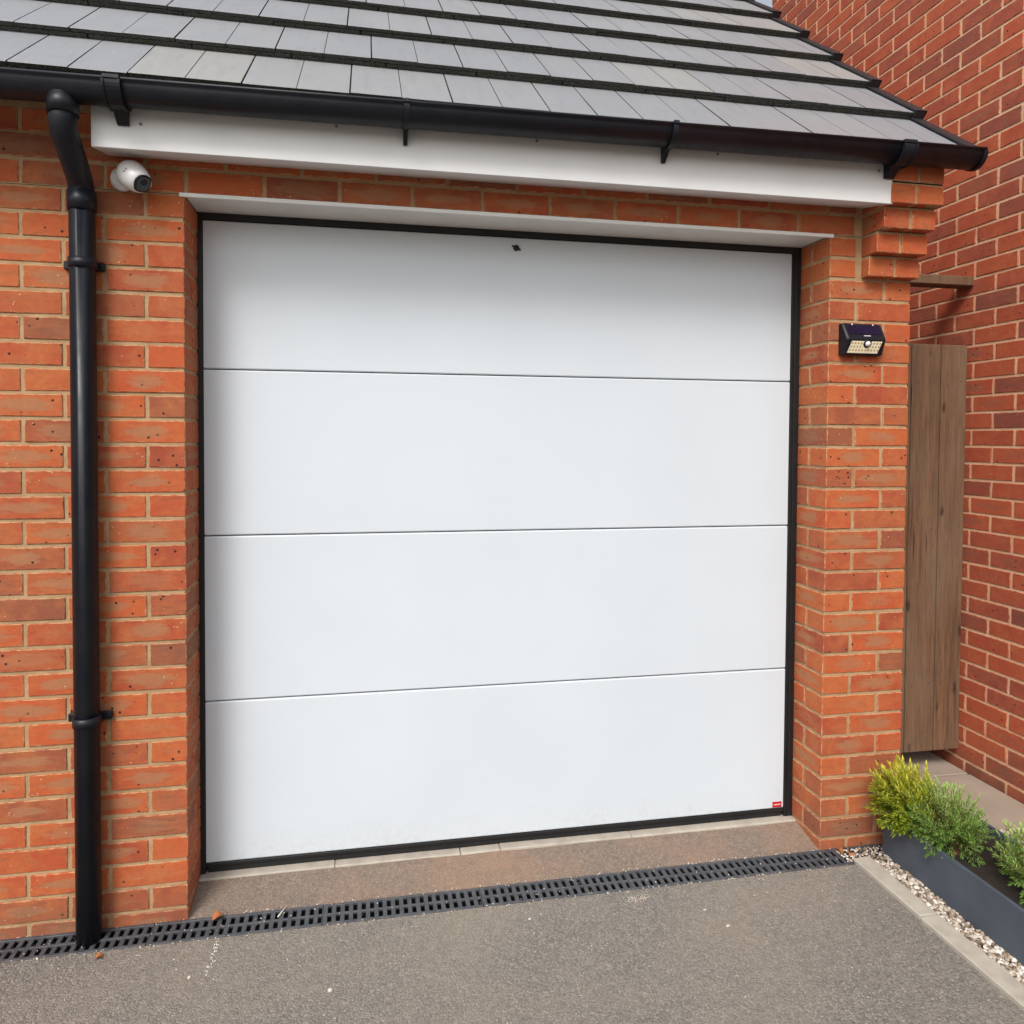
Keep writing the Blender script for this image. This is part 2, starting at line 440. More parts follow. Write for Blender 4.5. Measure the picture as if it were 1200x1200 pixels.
# ---- corbelled kneeler
cb = MB(); CX = W + .127
for i, k in enumerate(range(27, 33)):
    out = [.040, .078, .115, .150][min(i, 3)]
    g = .104 if i % 2 == 0 else .094
    zt = 2.50
    brick(cb, CX, CX + g - .005, 0, .1025, k, zt, out); brick(cb, CX + g + .005, XE, 0, .1025, k, zt, out)
    cb.box(CX + .0035, XE - .0035, -out + .0035, .1, Z0 + C * k + (.006 if i < 4 else -.002), min(Z0 + C * (k + 1) + .003, 2.51), mi=1)
local(cb.build('corbel', ['brick', 'mortar'], None), garage)

# ---- right side wall and gable
DEPTH = 5.6
sw = MB()
def roofz(y):
    yr = ROOF_Y + 9 * 0 ; ym = DEPTH / 2
    d = y if y < ym else DEPTH - y
    return ROOF_Z + (d - ROOF_Y) * sp / cp - .10
def side_run(mb, xf, sgn, y0, y1, rows, topf, mi0=0, cut=None):
    """bricks of a wall in the plane x = xf ; outward normal sgn*X"""
    for k in range(-1, rows):
        y = y0 - (.1125 if k % 2 else 0)
        while y < y1:
            a, b = max(y + .005, y0 + .002), min(y + .22, y1)
            z = Z0 + C * k
            if b - a > .03 and (topf is None or z + .07 < min(topf(a), topf(b))):
                xa, xb = (xf - .1025, xf) if sgn > 0 else (xf, xf + .1025)
                mb.box(xa, xb, a, b, z + .005, z + .07, .0022, 0, rq(), jit=.0009)
            y += .225
side_run(sw, XE, 1, .217, DEPTH - .2, 66, roofz)
ym = DEPTH / 2
prof = [(.213, -.1), (DEPTH - .2, -.1), (DEPTH - .2, roofz(DEPTH - .2)), (ym, roofz(ym)), (.213, roofz(.213))]
sw.extrude_x(prof, [XE - .1, XE - .0035], mi=1)
local(sw.build('side_wall', ['brick', 'mortar'], None), garage)
bk = MB(); bk.box(X_FAR + .02, XE - .12, .23, DEPTH - .3, .0, 2.45, mi=0)
local(bk.build('inner_lining', 'inside'), garage)

# ---- white trim under the lintel
t = MB()
t.box(XL - .012, W + .010, -.007, .0035, 2.2065, 2.2185, .001)
t.box(XL + .001, W - .001, .0035, D + .06, 2.2165, 2.2192, 0)
local(t.build('lintel_trim', 'soffit'), garage)

# ---- door frame, door
LX0, LX1, LZ0, LZ1 = .0105, 2.113, .069, 2.193
t = MB()
t.box(XL - .001, LX0 - .0015, D - .004, D + .06, .034, 2.2163, .001)
t.box(LX1 + .0015, W + .001, D - .004, D + .06, .034, 2.2163, .001)
t.box(LX0 - .002, LX1 + .002, D - .003, D + .05, LZ1 + .0015, 2.2162, .001)
t.box(LX1 + .012, LX1 + .018, D - .010, D - .003, .04, 2.204, .001)
local(t.build('door_frame', 'matt'), garage)
t = MB(); t.box(LX0 + .001, LX1 - .001, D + .012, D + .05, LZ0, LZ1 - .002)
door = t.build('garage_door', 'seam'); local(door, garage)
seams = [LZ0, .611, 1.1615, 1.7095, LZ1]
for i in range(4):
    t = MB(); a = seams[i] + (.0018 if i else 0); b = seams[i + 1] - (.0018 if i < 3 else 0)
    # facetted edge so that the lower lip of each section catches light
    pr = [(D + .03, a), (D + .004, a), (D + .0015, a + .0012), (D, a + .004), (D, b - .004), (D + .0015, b - .0012), (D + .004, b), (D + .03, b)]
    t.extrude_x(pr, [LX0, LX1]); t.build('door_panel', 'door', door)
t = MB(); t.box(LX0, LX1, D - .002, D + .02, .056, LZ0 - .0012, .001); t.box(LX0 + .004, LX1 - .004, D + .003, D + .02, .034, .0545, .002)
t.build('bottom_seal', 'matt', door)
t = MB(); lx, lz = 1.049, 2.157
t.lathe([(0, .0105), (.004, .0105), (.006, .009), (.006, 0)], (lx, D - .0002, lz), (0, -1, 0), 24)
for sgn in (1, -1):
    a = rad(-24); d = Vector((math.cos(a), 0, math.sin(a))) * sgn
    t.tube([Vector((lx, D - .004, lz)), Vector((lx, D - .004, lz)) + d * .012, Vector((lx, D - .0035, lz)) + d * .0175], [.005, .0036, .0022], 10)
t.build('lock', 'matt', door)
t = MB(); t.box(2.0685, 2.1065, D - .0015, D + .001, .0735, .0945, .0005); bd = t.build('badge', 'red', door)
t = MB()
for i, (a, b) in enumerate([(0, 3.2), (4, 6.6), (7.3, 9.6), (10.4, 13), (13.8, 16), (16.8, 20)]):
    t.box(2.0735 + a * .0014, 2.0735 + b * .0014, D - .0021, D - .0016, .0815 + (i % 2) * .001, .0868)
t.build('badge_print', 'pale', bd)

# ---- fascia box
t = MB()
FX0, FX1 = -.212, W + .1335
n = 40; xs = [FX0 + (FX1 - FX0) * i / n for i in range(n + 1)]
wav = lambda x: .0022 * math.sin(x * 2.1 + .4) + .0016 * math.sin(x * 5.3)
pr = [(-.145, 2.288), (-.1435, 2.2865), (-.0012, 2.314), (-.0012, 2.43), (-.145, 2.43)]
t.extrude_x(pr, xs, zoff=lambda x: wav(x) if False else .0035 * (x / 2.2))
t2 = MB()
fas = t.build('fascia', 'white'); local(fas, garage)
for x, z in [(-.049, 2.403), (-.085, 2.357), (.446, 2.396), (1.046, 2.402), (1.643, 2.408), (2.229, 2.398)]:
    t = MB(); rr = .0045
    t.lathe([(0, rr), (.0015, rr), (.0025, rr * .6), (.0025, 0)], (x, -.1448, z), (0, -1, 0), 12)
    t.build('screw_head', 'screw', fas)

# ---- gutter
GZ = lambda x: 2.428 + .0098 * x; GY = -.200; GR = .048
t = MB(); prof = []
for i in range(19):
    a = math.pi * i / 18; prof.append((GY - GR * math.cos(a), -GR * math.sin(a)))
inner = [(GY - (GR - .003) * math.cos(math.pi * i / 18), -(GR - .003) * math.sin(math.pi * i / 18)) for i in range(18, -1, -1)]
lip = [(GY - GR + .004, .007), (GY - GR - .001, .010), (GY - GR - .005, .007), (GY - GR - .004, .002)]
full = [lip[2], lip[3]] + prof + [(GY + GR, .012), (GY + GR - .003, .012)] + inner + [lip[0], lip[1]]
GX1 = XE + .075
t.extrude_x(full, [X_FAR, GX1], zoff=GZ, smooth=True)
gut = t.build('gutter', 'black'); local(gut, garage)
t = MB(); capp = [(GY - (GR + .003) * math.cos(math.pi * i / 18), -(GR + .003) * math.sin(math.pi * i / 18)) for i in range(19)]
t.extrude_x(capp, [GX1 - .01, GX1 + .004], zoff=GZ); t.build('end_cap', 'black', gut)
def bracket(x, wd, union):
    t = MB(); r0 = GR + .0008; r1 = GR + (.0065 if union else .0045)
    o = [(GY - r1 * math.cos(math.pi * i / 20), -r1 * math.sin(math.pi * i / 20)) for i in range(21)]
    q = [(GY - r0 * math.cos(math.pi * i / 20), -r0 * math.sin(math.pi * i / 20)) for i in range(20, -1, -1)]
    t.extrude_x(o + q, [x - wd / 2, x + wd / 2], zoff=GZ, smooth=False)
    if union:
        for e in (-1, 1):
            ro = r1 + .004
            o2 = [(GY - ro * math.cos(math.pi * i / 20), -ro * math.sin(math.pi * i / 20)) for i in range(21)]
            t.extrude_x(o2 + q, [x + e * wd / 2 - .003, x + e * wd / 2 + .003], zoff=GZ)
    t.box(x - wd / 2 - .001, x + wd / 2 + .001, GY - GR - .009, GY - GR + .008, GZ(x) + .002, GZ(x) + .0125, .001)
    # arm and foot back to the fascia board
    z = GZ(x)
    pr = [(-.1455, z - .020), (-.1455, z - .079), (-.155, z - .079), (GY + .012, z - GR - .004), (GY + .02, z - GR + .004), (-.156, z - .020)]
    t.extrude_x(pr, [x - wd * .38, x + wd * .38])
    t.build('gutter_bracket', 'black', gut)
for x, wd, un in [(-1.05, .02, False), (-.128, .040, True), (.645, .016, False), (1.455, .016, False), (2.262, .044, True)]: bracket(x, wd, un)

# ---- downpipe
PX, PY, PR = -.271, -.046, .034
t = MB()
t.tube([(-.262, GY, 2.39), (-.262, GY, 2.33), (-.263, GY + .006, 2.305), (-.268, PY - .03, 2.225), (PX, PY - .006, 2.205), (PX, PY, 2.185), (PX, PY, .003)], PR, 24)
t.tube([(-.262, GY, 2.395), (-.262, GY, 2.345)], PR + .005, 24)
t.tube([(PX, PY, 2.19), (PX, PY, 2.135)], PR + .004, 24)
dp = t.build('downpipe', 'black'); local(dp, garage)
for z, ext in ((1.985, .0), (.655, .010)):
    t = MB(); t.tube([(PX, PY, z - .014), (PX, PY, z + .014)], PR + .004, 24)
    t.box(PX - .062, PX + .048 + ext, -.016, -.0008, z - .0125, z + .0125, .003)
    t.lathe([(0, .0045), (.002, .0045), (.002, 0)], (PX + .042 + ext * .7, -.0158, z), (0, -1, 0), 10)
    t.build('pipe_clip', 'black', dp)

# ---- roof
t = MB(); NC = 13
def RP(x, s, p): return (x, ROOF_Y + s * cp - p * sp, ROOF_Z + s * sp + p * cp)
def slab(mb, x0, x1, s0, s1, pt0, pt1, th, rn, mi_top=0, mi_edge=1, notch=None):
    """tile slab, top surface perpendicular offset pt0 at s0 .. pt1 at s1"""
    c = .0015
    i = len(mb.v)
    j = R.uniform(-.0012, .0012)
    P = [RP(x0, s0 + c, pt0 + j), RP(x1, s0 + c, pt0 + j), RP(x1, s1, pt1), RP(x0, s1, pt1),
         RP(x0, s0, pt0 - c + j), RP(x1, s0, pt0 - c + j), RP(x1, s0 + .002, pt0 - th), RP(x0, s0 + .002, pt0 - th), RP(x1, s1, pt1 - th), RP(x0, s1, pt1 - th)]
    mb.v += P
    mb.face([i, i + 1, i + 2, i + 3], mi_top, None, rn)
    mb.face([i + 4, i + 5, i + 1, i], mi_top, None, rn)
    mb.face([i + 7, i + 6, i + 5, i + 4], mi_edge, None, rn)
    mb.face([i + 6, i + 7, i + 9, i + 8], mi_edge, None, rn)
    mb.face([i + 1, i + 5, i + 6, i + 8, i + 2], mi_edge, None, rn)
    mb.face([i, i + 3, i + 9, i + 7, i + 4], mi_edge, None, rn)
TH = .029; VX = 2.56
shift = [0, .062, -.02, .045, -.025, .05, -.03, .05]
def lx(c): return -.103 + (shift[c] if c < len(shift) else (.05 if c % 2 else -.02))
for c in range(NC):
    s0 = c * GAUGE; s1 = s0 + GAUGE + .055
    drop = TH * (s1 - s0) / GAUGE
    k0 = int((X_FAR - lx(c)) / COVER) - 1
    k = k0
    while True:
        a = lx(c) + k * COVER; b = a + COVER; k += 1
        if b < X_FAR - .1: continue
        if a > VX - .05: break
        b2 = min(b, VX - .012); a2 = max(a, X_FAR - .1)
        g = .0022; rn = rq(); j = R.uniform(-.0012, .0012)
        m = (a + b) / 2
        if m + .004 < b2:
            slab(t, a2 + g, m - .0013, s0 + j, s1, 0, -drop, .013, rn); slab(t, m + .0013, b2 - g, s0 + j, s1, 0, -drop, .013, rn)
            t.box(0, 0.0001, 0, 0.0001, 0, 0.0001) if False else None
            slab(t, m - .0014, m + .0014, s0 + .002, s1, -.0022, -drop - .0022, .010, rn, 1, 1)
        else: slab(t, a2 + g, b2 - g, s0 + j, s1, 0, -drop, .013, rn)
        slab(t, a2 + .048, min(b + .044, VX - .012), s0 + .0025 + j, s1, -.0145, -drop - .0145, TH - .0155, rn, 1, 1)
# under-layer so nothing shows through joints, then the rear slope
t.v += [RP(X_FAR - .1, .03, -.032), RP(VX - .03, .03, -.032), RP(VX - .03, NC * GAUGE, -.058), RP(X_FAR - .1, NC * GAUGE, -.058)]
i = len(t.v); t.face([i - 4, i - 3, i - 2, i - 1], 1)
yr = ROOF_Y + NC * GAUGE * cp; zr = ROOF_Z + NC * GAUGE * sp
t.quad([(X_FAR - .1, yr, zr), (VX - .01, yr, zr), (VX - .01, 2 * yr - ROOF_Y, ROOF_Z), (X_FAR - .1, 2 * yr - ROOF_Y, ROOF_Z)], 0)
t.tube([(X_FAR - .1, yr, zr - .02), (VX, yr, zr - .02)], .09, 14, 0)
roof = t.build('roof', ['tile', 'tiledge'], None, fix=False); local(roof, garage)
for c in range(NC):
    t = MB(); s0 = c * GAUGE - .012; s1 = s0 + GAUGE + .03
    x0, x1 = VX - .046, VX
    d = .029 * (s1 - s0) / GAUGE
    # folded cap: top flange, outer cheek, closed front end
    def pl(p00, p01, p10, p11, xa, xb):
        P = [RP(x, s, p) for x in (xa, xb) for s, p in ((s0, p00), (s0, p01), (s1, p10), (s1, p11))]
        i = len(t.v); t.v += P
        for q in ((0, 1, 3, 2), (4, 6, 7, 5), (0, 4, 5, 1), (2, 3, 7, 6), (0, 2, 6, 4), (1, 5, 7, 3)): t.face([i + a for a in q], 0)
    pl(.006, .012, .006 - d, .012 - d, x0, x1)
    pl(-.055, .0118, -.055 - d, .0118 - d, x1 - .004, x1 + .0005)
    P0, P1 = s0, s1; s1 = s0 + .004; pl(-.034, .0119, -.034, .0119, x0 + .0005, x1 - .0005); s1 = P1
    t.build('verge_cap', 'cap', roof)
t = MB(); t.v += [(VX - .05, ROOF_Y + .05, ROOF_Z - .06)]; t = None
# soffit/barge board below the verge
t = MB(); P = [RP(x, s, p) for x in (XE + .002, XE + .02) for s, p in ((.25, -.16), (.25, -.062), (NC * GAUGE, -.16), (NC * GAUGE, -.062))]
t.v += P
for q in ((0, 1, 3, 2), (4, 6, 7, 5), (0, 4, 5, 1), (2, 3, 7, 6), (0, 2, 6, 4), (1, 5, 7, 3)): t.face(list(q), 0)
t.build('barge_board', 'white', roof)

# ------------------------------------------------------------------ things fixed to the wall
# security camera
cam_t = empty('security_camera', (-.19, 0, 2.262))
tag(cam_t, 'small white security camera with dark lens face, on bricks below left end of white fascia', 'camera')
t = MB(); t.lathe([(0, .034), (.006, .036), (.012, .034), (.018, .024), (.02, 0)], (-.172, 0, 2.246), (0, -1, 0), 32); local(t.build('mounting_base', 'whitegloss'), cam_t)
t = MB(); t.tube([(-.172, -.012, 2.246), (-.145, -.052, 2.252)], .016, 16); t.tube([(-.180, -.012, 2.276), (-.172, -.03, 2.274)], .004, 8); local(t.build('bracket', 'whitegloss'), cam_t)
ax = Vector((.68, -.50, -.58)).normalized(); co = Vector((-.158, -.036, 2.264))
t = MB(); t.lathe([(-.006, 0), (-.005, .012), (.0, .024), (.010, .034), (.024, .0400), (.040, .0410), (.058, .0385), (.076, .0335), (.088, .0285), (.089, .0265), (.087, .026), (.087, 0)], co, ax, 40)
body = t.build('camera_body', 'whitegloss'); local(body, cam_t)
u = ax.cross(Vector((0, 0, 1))).normalized(); v = ax.cross(u)
t = MB(); rim = []; i0 = len(t.v)
for rr, dd in ((.0258, .0868), (.0262, .0905), (.021, .0925)):
    for k in range(32):
        a = 2 * math.pi * k / 32; ca, sa_ = math.cos(a), math.sin(a); e = 3.4
        q = (abs(ca) ** e + abs(sa_) ** e) ** (-1 / e) * .93
        a2 = a + rad(8); t.v.append(tuple(co + ax * dd + (u * math.cos(a2) + v * math.sin(a2)) * rr * q))
for rg in range(2):
    for k in range(32): t.face([i0 + rg * 32 + k, i0 + rg * 32 + (k + 1) % 32, i0 + (rg + 1) * 32 + (k + 1) % 32, i0 + (rg + 1) * 32 + k], 0, None, (.5,)*4, True)
t.face([i0 + 64 + k for k in range(32)], 0); face = t.build('lens_face', 'lens', body)
t = MB(); t.lathe([(0, .0095), (.0015, .0095), (.0022, .008), (.001, .005), (.0015, 0)], co + ax * .0922 + u * 0 - v * .006, ax, 24); t.build('lens', 'black', face)
t = MB()
side = (Vector((.533, -2.39, 1.49)) - co).normalized(); side = (side - ax * side.dot(ax)).normalized(); tn = ax.cross(side)
for q in (-.0045, .0035):
    p = co + ax * .052 + side * .0398 + tn * q
    t.tube([p - ax * .003, p + ax * .001 + tn * .0015, p + ax * .003], .0011, 6)
t.build('maker_mark', 'seam', body)

# solar wall light
sl = empty('solar_wall_light', (2.27, 0, 1.80))
tag(sl, 'black solar wall light with motion sensor and cream LED plate, on the narrow brick pier', 'wall light')
X0s, X1s = 2.189, 2.344; zt, za, zb = 1.904, 1.846, 1.792
t = MB()
pr = [(-.0008, zt), (-.012, zt + .001), (-.020, zt - .003), (-.049, za + .006), (-.051, za - .002), (-.030, zb + .002), (-.024, zb - .002), (-.0008, zb)]
n = len(pr)
xo = [(X0s, 0), (X0s + .006, 1), (X1s - .006, 1), (X1s, 0)]
st = []
for x, f in xo:
    st.append(len(t.v))
    for (y, z) in pr:
        if f == 0: y = y * .9; z = (z - (zt + zb) / 2) * .96 + (zt + zb) / 2
        t.v.append((x, y, z))
for a in range(3):
    for k in range(n): t.face([st[a] + k, st[a] + (k + 1) % n, st[a + 1] + (k + 1) % n, st[a + 1] + k])
t.face([st[0] + k for k in range(n)]); t.face([st[3] + k for k in range(n)][::-1])
hs = t.build('housing', 'black'); local(hs, sl)
def onplane(pa, pb, off):
    """frame on a slanted face from profile point pa (top) to pb (bottom)"""
    a = Vector((0, *pa)); b = Vector((0, *pb)); d = (b - a); L = d.length; d.normalize(); nn = Vector((1, 0, 0)).cross(d)
    if nn.y > 0: nn = -nn
    def f(x, s, h=0): p = a + d * s; q = p + nn * (off + h); return (x, q.y, q.z)
    return f, L
f1, L1 = onplane(pr[2], pr[3], 0)
def plate(mb, f, L, x0, x1, xa, xb, s0, s1, h0, h1):
    P = [f(x0, s0, h0), f(x1, s0, h0), f(xb, s1, h0), f(xa, s1, h0), f(x0, s0, h1), f(x1, s0, h1), f(xb, s1, h1), f(xa, s1, h1)]
    i = len(mb.v); mb.v += P
    for q in ((0, 3, 2, 1), (4, 5, 6, 7), (0, 1, 5, 4), (1, 2, 6, 5), (2, 3, 7, 6), (3, 0, 4, 7)): mb.face([i + a for a in q])
t = MB(); plate(t, f1, L1, X0s + .016, X1s - .014, X0s + .016, X1s - .014, .004, L1 - .012, -.001, .0012); t.build('solar_panel', 'solar', hs)
f2, L2 = onplane(pr[4], pr[5], 0)
t = MB(); plate(t, f2, L2, X0s + .020, X1s - .016, X0s + .012, X1s - .024, .006, L2 - .005, -.001, .0015); led = t.build('led_plate', 'led', hs)
t = MB()
for r_ in range(3):
    for c_ in range(10):
        x = X0s + .022 + c_ * .0122 - r_ * .0016; s = .013 + r_ * .0125
        if r_ < 2 and abs(x - (X0s + X1s) / 2 - .004) < .017: continue
        plate(t, f2, L2, x - .0028, x + .0028, x - .0028, x + .0028, s - .0028, s + .0028, .0012, .0025)
t.build('led', 'leddot', led)
xm = (X0s + X1s) / 2 + .004
t = MB(); p = Vector(f2(xm, .014, 0)); nn = (Vector(f2(xm, .014, 1)) - p)
t.lathe([(0, .0155), (.003, .0155), (.004, .0125), (.004, 0)], p, nn, 24); sh = t.build('sensor_surround', 'black', hs)
t = MB(); t.lathe([(.003, .0098), (.007, .009), (.010, .0065), (.0118, .003), (.012, 0)], p, nn, 20); t.build('motion_sensor', 'whitegloss', sh)
t = MB()
for a in range(6): plate(t, f1, L1, xm - .013 + a * .0045, xm - .0098 + a * .0045, xm - .013 + a * .0045, xm - .0098 + a * .0045, L1 - .008, L1 - .0048, 0, .0008)
t.build('maker_mark', 'whitegloss', hs)
for x in (X0s + .038, X1s - .034):
    t = MB(); t.lathe([(0, .003), (.0015, .003), (.0015, 0)], (x, -.0205, zt - .004), (0, -.8, .5), 10); t.build('fixing_screw', 'whitegloss', hs)

# ------------------------------------------------------------------ ground
def sheet(name, x0, x1, y0, y1, z, mat, z1=None, nx=1):
    t = MB(); z1 = z if z1 is None else z1
    t.quad([(x0, y0, z), (x1, y0, z), (x1, y1, z1), (x0, y1, z1)])
    o = t.build(name, mat, None, fix=False); tag(o, kind='structure'); return o
sheet('ground', -200, 200, -200, 200, -.12, 'earth')
KX0, KX1 = 2.222, 2.288
t = MB()
t.quad([(-60, -80, 0), (KX0 - .001, -80, 0), (KX0 - .001, -.104, 0), (-60, -.104, 0)])
t.quad([(-60, -.1041, 0), (KX0 - .001, -.1041, 0), (KX0 - .001, -.1041, -.05), (-60, -.1041, -.05)])
tag(t.build('driveway', 'tarmac', None, fix=False), kind='structure')
t = MB(); NX, NY = 60, 6
for iy in range(NY + 1):
    for ix in range(NX + 1):
        x = XL - .001 + (W - XL + .002) * ix / NX; y = .0015 + .16 * iy / NY
        z = -.002 + .034 * (iy / NY) ** 1.1 + .0035 * noise.noise(Vector((x * 5, y * 9, 1)))
        if iy == 0: z = -.001
        t.v.append((x, y, z))
for iy in range(NY):
    for ix in range(NX):
        a = iy * (NX + 1) + ix; t.face([a, a + 1, a + NX + 2, a + NX + 1], 0, None, (.5,)*4, True)
tag(t.build('threshold', 'thresh', None, fix=False), kind='structure')
t = MB(); x = XL - .0005
for xe in (.43, .86, 1.0, 1.49, W + .0005):
    t.box(x, xe - .0015, .150, D + .08, -.02, .0365 + R.uniform(-.002, .0015), .003, 0, rq(), jit=.0015); x = xe
tag(t.build('door_sill', 'conc'), 'thin pale concrete strip laid under the bottom seal of the white door', 'sill')
sheet('path_base', KX0 - .0005, 3.34, .0, 9, -.012, 'soil')
t = MB(); ys = -.0
while ys < 6:
    xs_ = 2.30
    for wd_ in (.448, .448):
        t.box(xs_, xs_ + wd_ - .009, ys + .003, ys + .448 - .009, -.04, R.uniform(-.003, .001), .003, 0, rq(), jit=.001); xs_ += wd_
    ys += .448
tag(t.build('side_path', 'paving'), kind='structure')
sheet('gravel_bed', KX0 - .0005, 3.3, -9, -.0005, -.0145, 'soil')

# drainage channel
dr = empty('drainage_channel', (1, -.05, 0)); tag(dr, 'black slotted plastic drainage channel running along the foot of the garage', 'drain')
t = MB(); DX0, DX1 = -1.6, 2.405
t.box(DX0, DX1, -.1035, -.0965, -.08, -.0025); t.box(DX0, DX1, -.0065, -.0008, -.08, -.0025); t.box(DX0, DX1, -.0965, -.0065, -.085, -.07)
local(t.build('trough', 'trough'), dr)
x = DX0
while x < DX1 - .01:
    xe = min(x + .5, DX1); t = MB(); a, b = x + .001, xe - .001
    t.box(a, b, -.1025, -.0915, -.006, .0022, .0012, jit=.0003); t.box(a, b, -.0115, -.0015, -.006, .0022, .0012, jit=.0003)
    t.box(a, b, -.0565, -.0475, -.006, .0018, .001)
    q = a
    while q < b:
        t.box(q, min(q + .0135, b), -.0925, -.0105, -.006, .0012 + R.uniform(-.0003, .0003), .0012); q += .0262
    local(t.build('grating', 'grate'), dr); x = xe

# edging kerbs
yk = -.088
for i, L in enumerate((.325, .9, .9, .9)):
    t = MB(); t.box(KX0, KX1, yk - L + .002, yk, -.1, .015, .004, 0, rq(), jit=.002); kb = t.build('edging_kerb', 'conc')
    lab = ['short pale concrete edging kerb nearest the drain', 'second concrete edging kerb from the drain, beside the planter', 'third concrete edging kerb from the drain', 'fourth concrete edging kerb from the drain'][i]
    tag(kb, lab, 'kerb', 'edging kerbs along the gravel')
    yk -= L + .002

# gravel
def pebble(mb, x, y, z, s, rn, flat=.7):
    ph = (1 + 5 ** .5) / 2
    vs = [(-1, ph, 0), (1, ph, 0), (-1, -ph, 0), (1, -ph, 0), (0, -1, ph), (0, 1, ph), (0, -1, -ph), (0, 1, -ph), (ph, 0, -1), (ph, 0, 1), (-ph, 0, -1), (-ph, 0, 1)]
    fs = [(0, 11, 5), (0, 5, 1), (0, 1, 7), (0, 7, 10), (0, 10, 11), (1, 5, 9), (5, 11, 4), (11, 10, 2), (10, 7, 6), (7, 1, 8), (3, 9, 4), (3, 4, 2), (3, 2, 6), (3, 6, 8), (3, 8, 9), (4, 9, 5), (2, 4, 11), (6, 2, 10), (8, 6, 7), (9, 8, 1)]
    m = Matrix.Rotation(R.uniform(0, 6.3), 3, 'Z') @ Matrix.Rotation(R.uniform(-.5, .5), 3, 'X')
    i = len(mb.v); sx, sy, sz = s * R.uniform(.8, 1.3), s * R.uniform(.6, 1), s * flat * R.uniform(.7, 1.1)
    for v_ in vs:
        q = m @ Vector((v_[0] * sx * R.uniform(.85, 1.1), v_[1] * sy * R.uniform(.85, 1.1), v_[2] * sz)) * .526
        mb.v.append((x + q.x, y + q.y, z + q.z))
    for f in fs: mb.face([i + a for a in f], 0, None, rn, True)
t = MB()
for _ in range(2600):
    x = R.uniform(KX1, 2.368); y = R.uniform(-1.4, -.085); pebble(t, x, y, R.uniform(-.010, .004), R.uniform(.005, .0105), rq())
for _ in range(2200):
    x = R.uniform(2.66, 3.18); y = -R.random() ** 1.3 * 1.3; pebble(t, x, y, R.uniform(-.010, .006), R.uniform(.006, .012), rq())
for _ in range(260):
    x = R.uniform(2.20, 2.44); y = R.uniform(-.1, -.02); pebble(t, x, y, .004 if x < 2.4 else -.004, R.uniform(.003, .006), rq())
for _ in range(300):
    x = R.uniform(2.42, 2.7); y = R.uniform(-.06, -.005); pebble(t, x, y, -.004, R.uniform(.006, .011), rq())
tag(t.build('gravel', 'pebble', None, fix=False), 'cream and brown pebbles between the edging kerb and the planter', 'gravel', kind='stuff')
# loose grit along the drain and over the tarmac
t = MB()
for _ in range(520):
    x = R.uniform(-.6, 2.2); y = R.choice((-.106, -.108, .004, .006)) + R.gauss(0, .004)
    pebble(t, x, y, .002, R.uniform(.0012, .0034), rq())
for _ in range(260):
    x = R.uniform(-.5, 2.2); y = -.11 - abs(R.gauss(0, .45)); pebble(t, x, y, .0008, R.uniform(.0010, .0026), rq())
for _ in range(90): pebble(t, R.gauss(1.391, .022), R.gauss(-.150, .010), .0006, R.uniform(.001, .0024), (.6, .5, .5, .5))
for _ in range(110): pebble(t, R.uniform(-.5, 2.3), R.uniform(-.098, -.005), .003, R.uniform(.0012, .0030), rq())
for _ in range(36): pebble(t, .10 + R.gauss(0, .006) , R.uniform(-.26, -.11), .0006, R.uniform(.0012, .003), (.95, .5, .5, .5))
tag(t.build('grit', 'pebble', None, fix=False), 'fine loose grit scattered along the drain and over the driveway', 'grit', kind='stuff')
stones = [(.055, -.262, .0055, 'white stone on the tarmac left of the pale chalky scrape'), (.438, -.381, .007, 'flat pale chalky stone on the tarmac at the lower left'),
          (1.62, -.33, .0055, 'small white stone on the tarmac, nearest of the two in front of the right pier'), (1.585, -.245, .005, 'cream stone on the tarmac between the drain and the nearer white stone'),
          (1.03, -.19, .0045, 'pale stone on the tarmac below the middle of the drain')]
for x, y, s, lab in stones:
    t = MB(); pebble(t, 0, 0, 0, s * 1.5, (.95,)*4, .5); o = t.build('stone', 'stone'); o.location = (x, y, .002); tag(o, lab, 'stone')
def dead_leaf(x, y, z, s, lab, rz):
    t = MB(); n = 7
    for i in range(n):
        f = i / (n - 1); wd = s * .42 * math.sin(math.pi * (f * .9 + .06)) * (1 + .2 * (i % 2)); zz = .35 * s * math.sin(f * 3)
        t.v += [(f * s - s / 2, -wd, zz + wd * .6), (f * s - s / 2, 0, zz), (f * s - s / 2, wd, zz + wd * .3)]
    for i in range(n - 1):
        for j in (0, 1): a = i * 3 + j; t.face([a, a + 1, a + 4, a + 3], 0, None, (.5,)*4, True)
    o = t.build('dead_leaf', 'leafdead', None, fix=False); o.location = (x, y, z); o.rotation_euler = (.2, 0, rz); tag(o, lab, 'leaf')
dead_leaf(.084, -.018, .005, .034, 'curled orange dead leaf on the drain beside the left brick pier', .5)
dead_leaf(2.205, -.035, .006, .026, 'orange dead leaf on the drain in front of the right pier, larger one', 2)
dead_leaf(2.235, -.055, .005, .02, 'small brown dead leaf on the drain, nearest the kerb end', 1)
dead_leaf(-.215, -.135, .003, .02, 'small reddish dead leaf on the tarmac by the black downpipe', .3)
t = MB(); t.tube([(.265, -.045, .006), (.275, -.022, .007), (.285, .004, .0075)], [.0022, .002, .0012], 8); tag(t.build('twig', 'twig'), 'thin pale twig lying across the drain grating', 'twig')

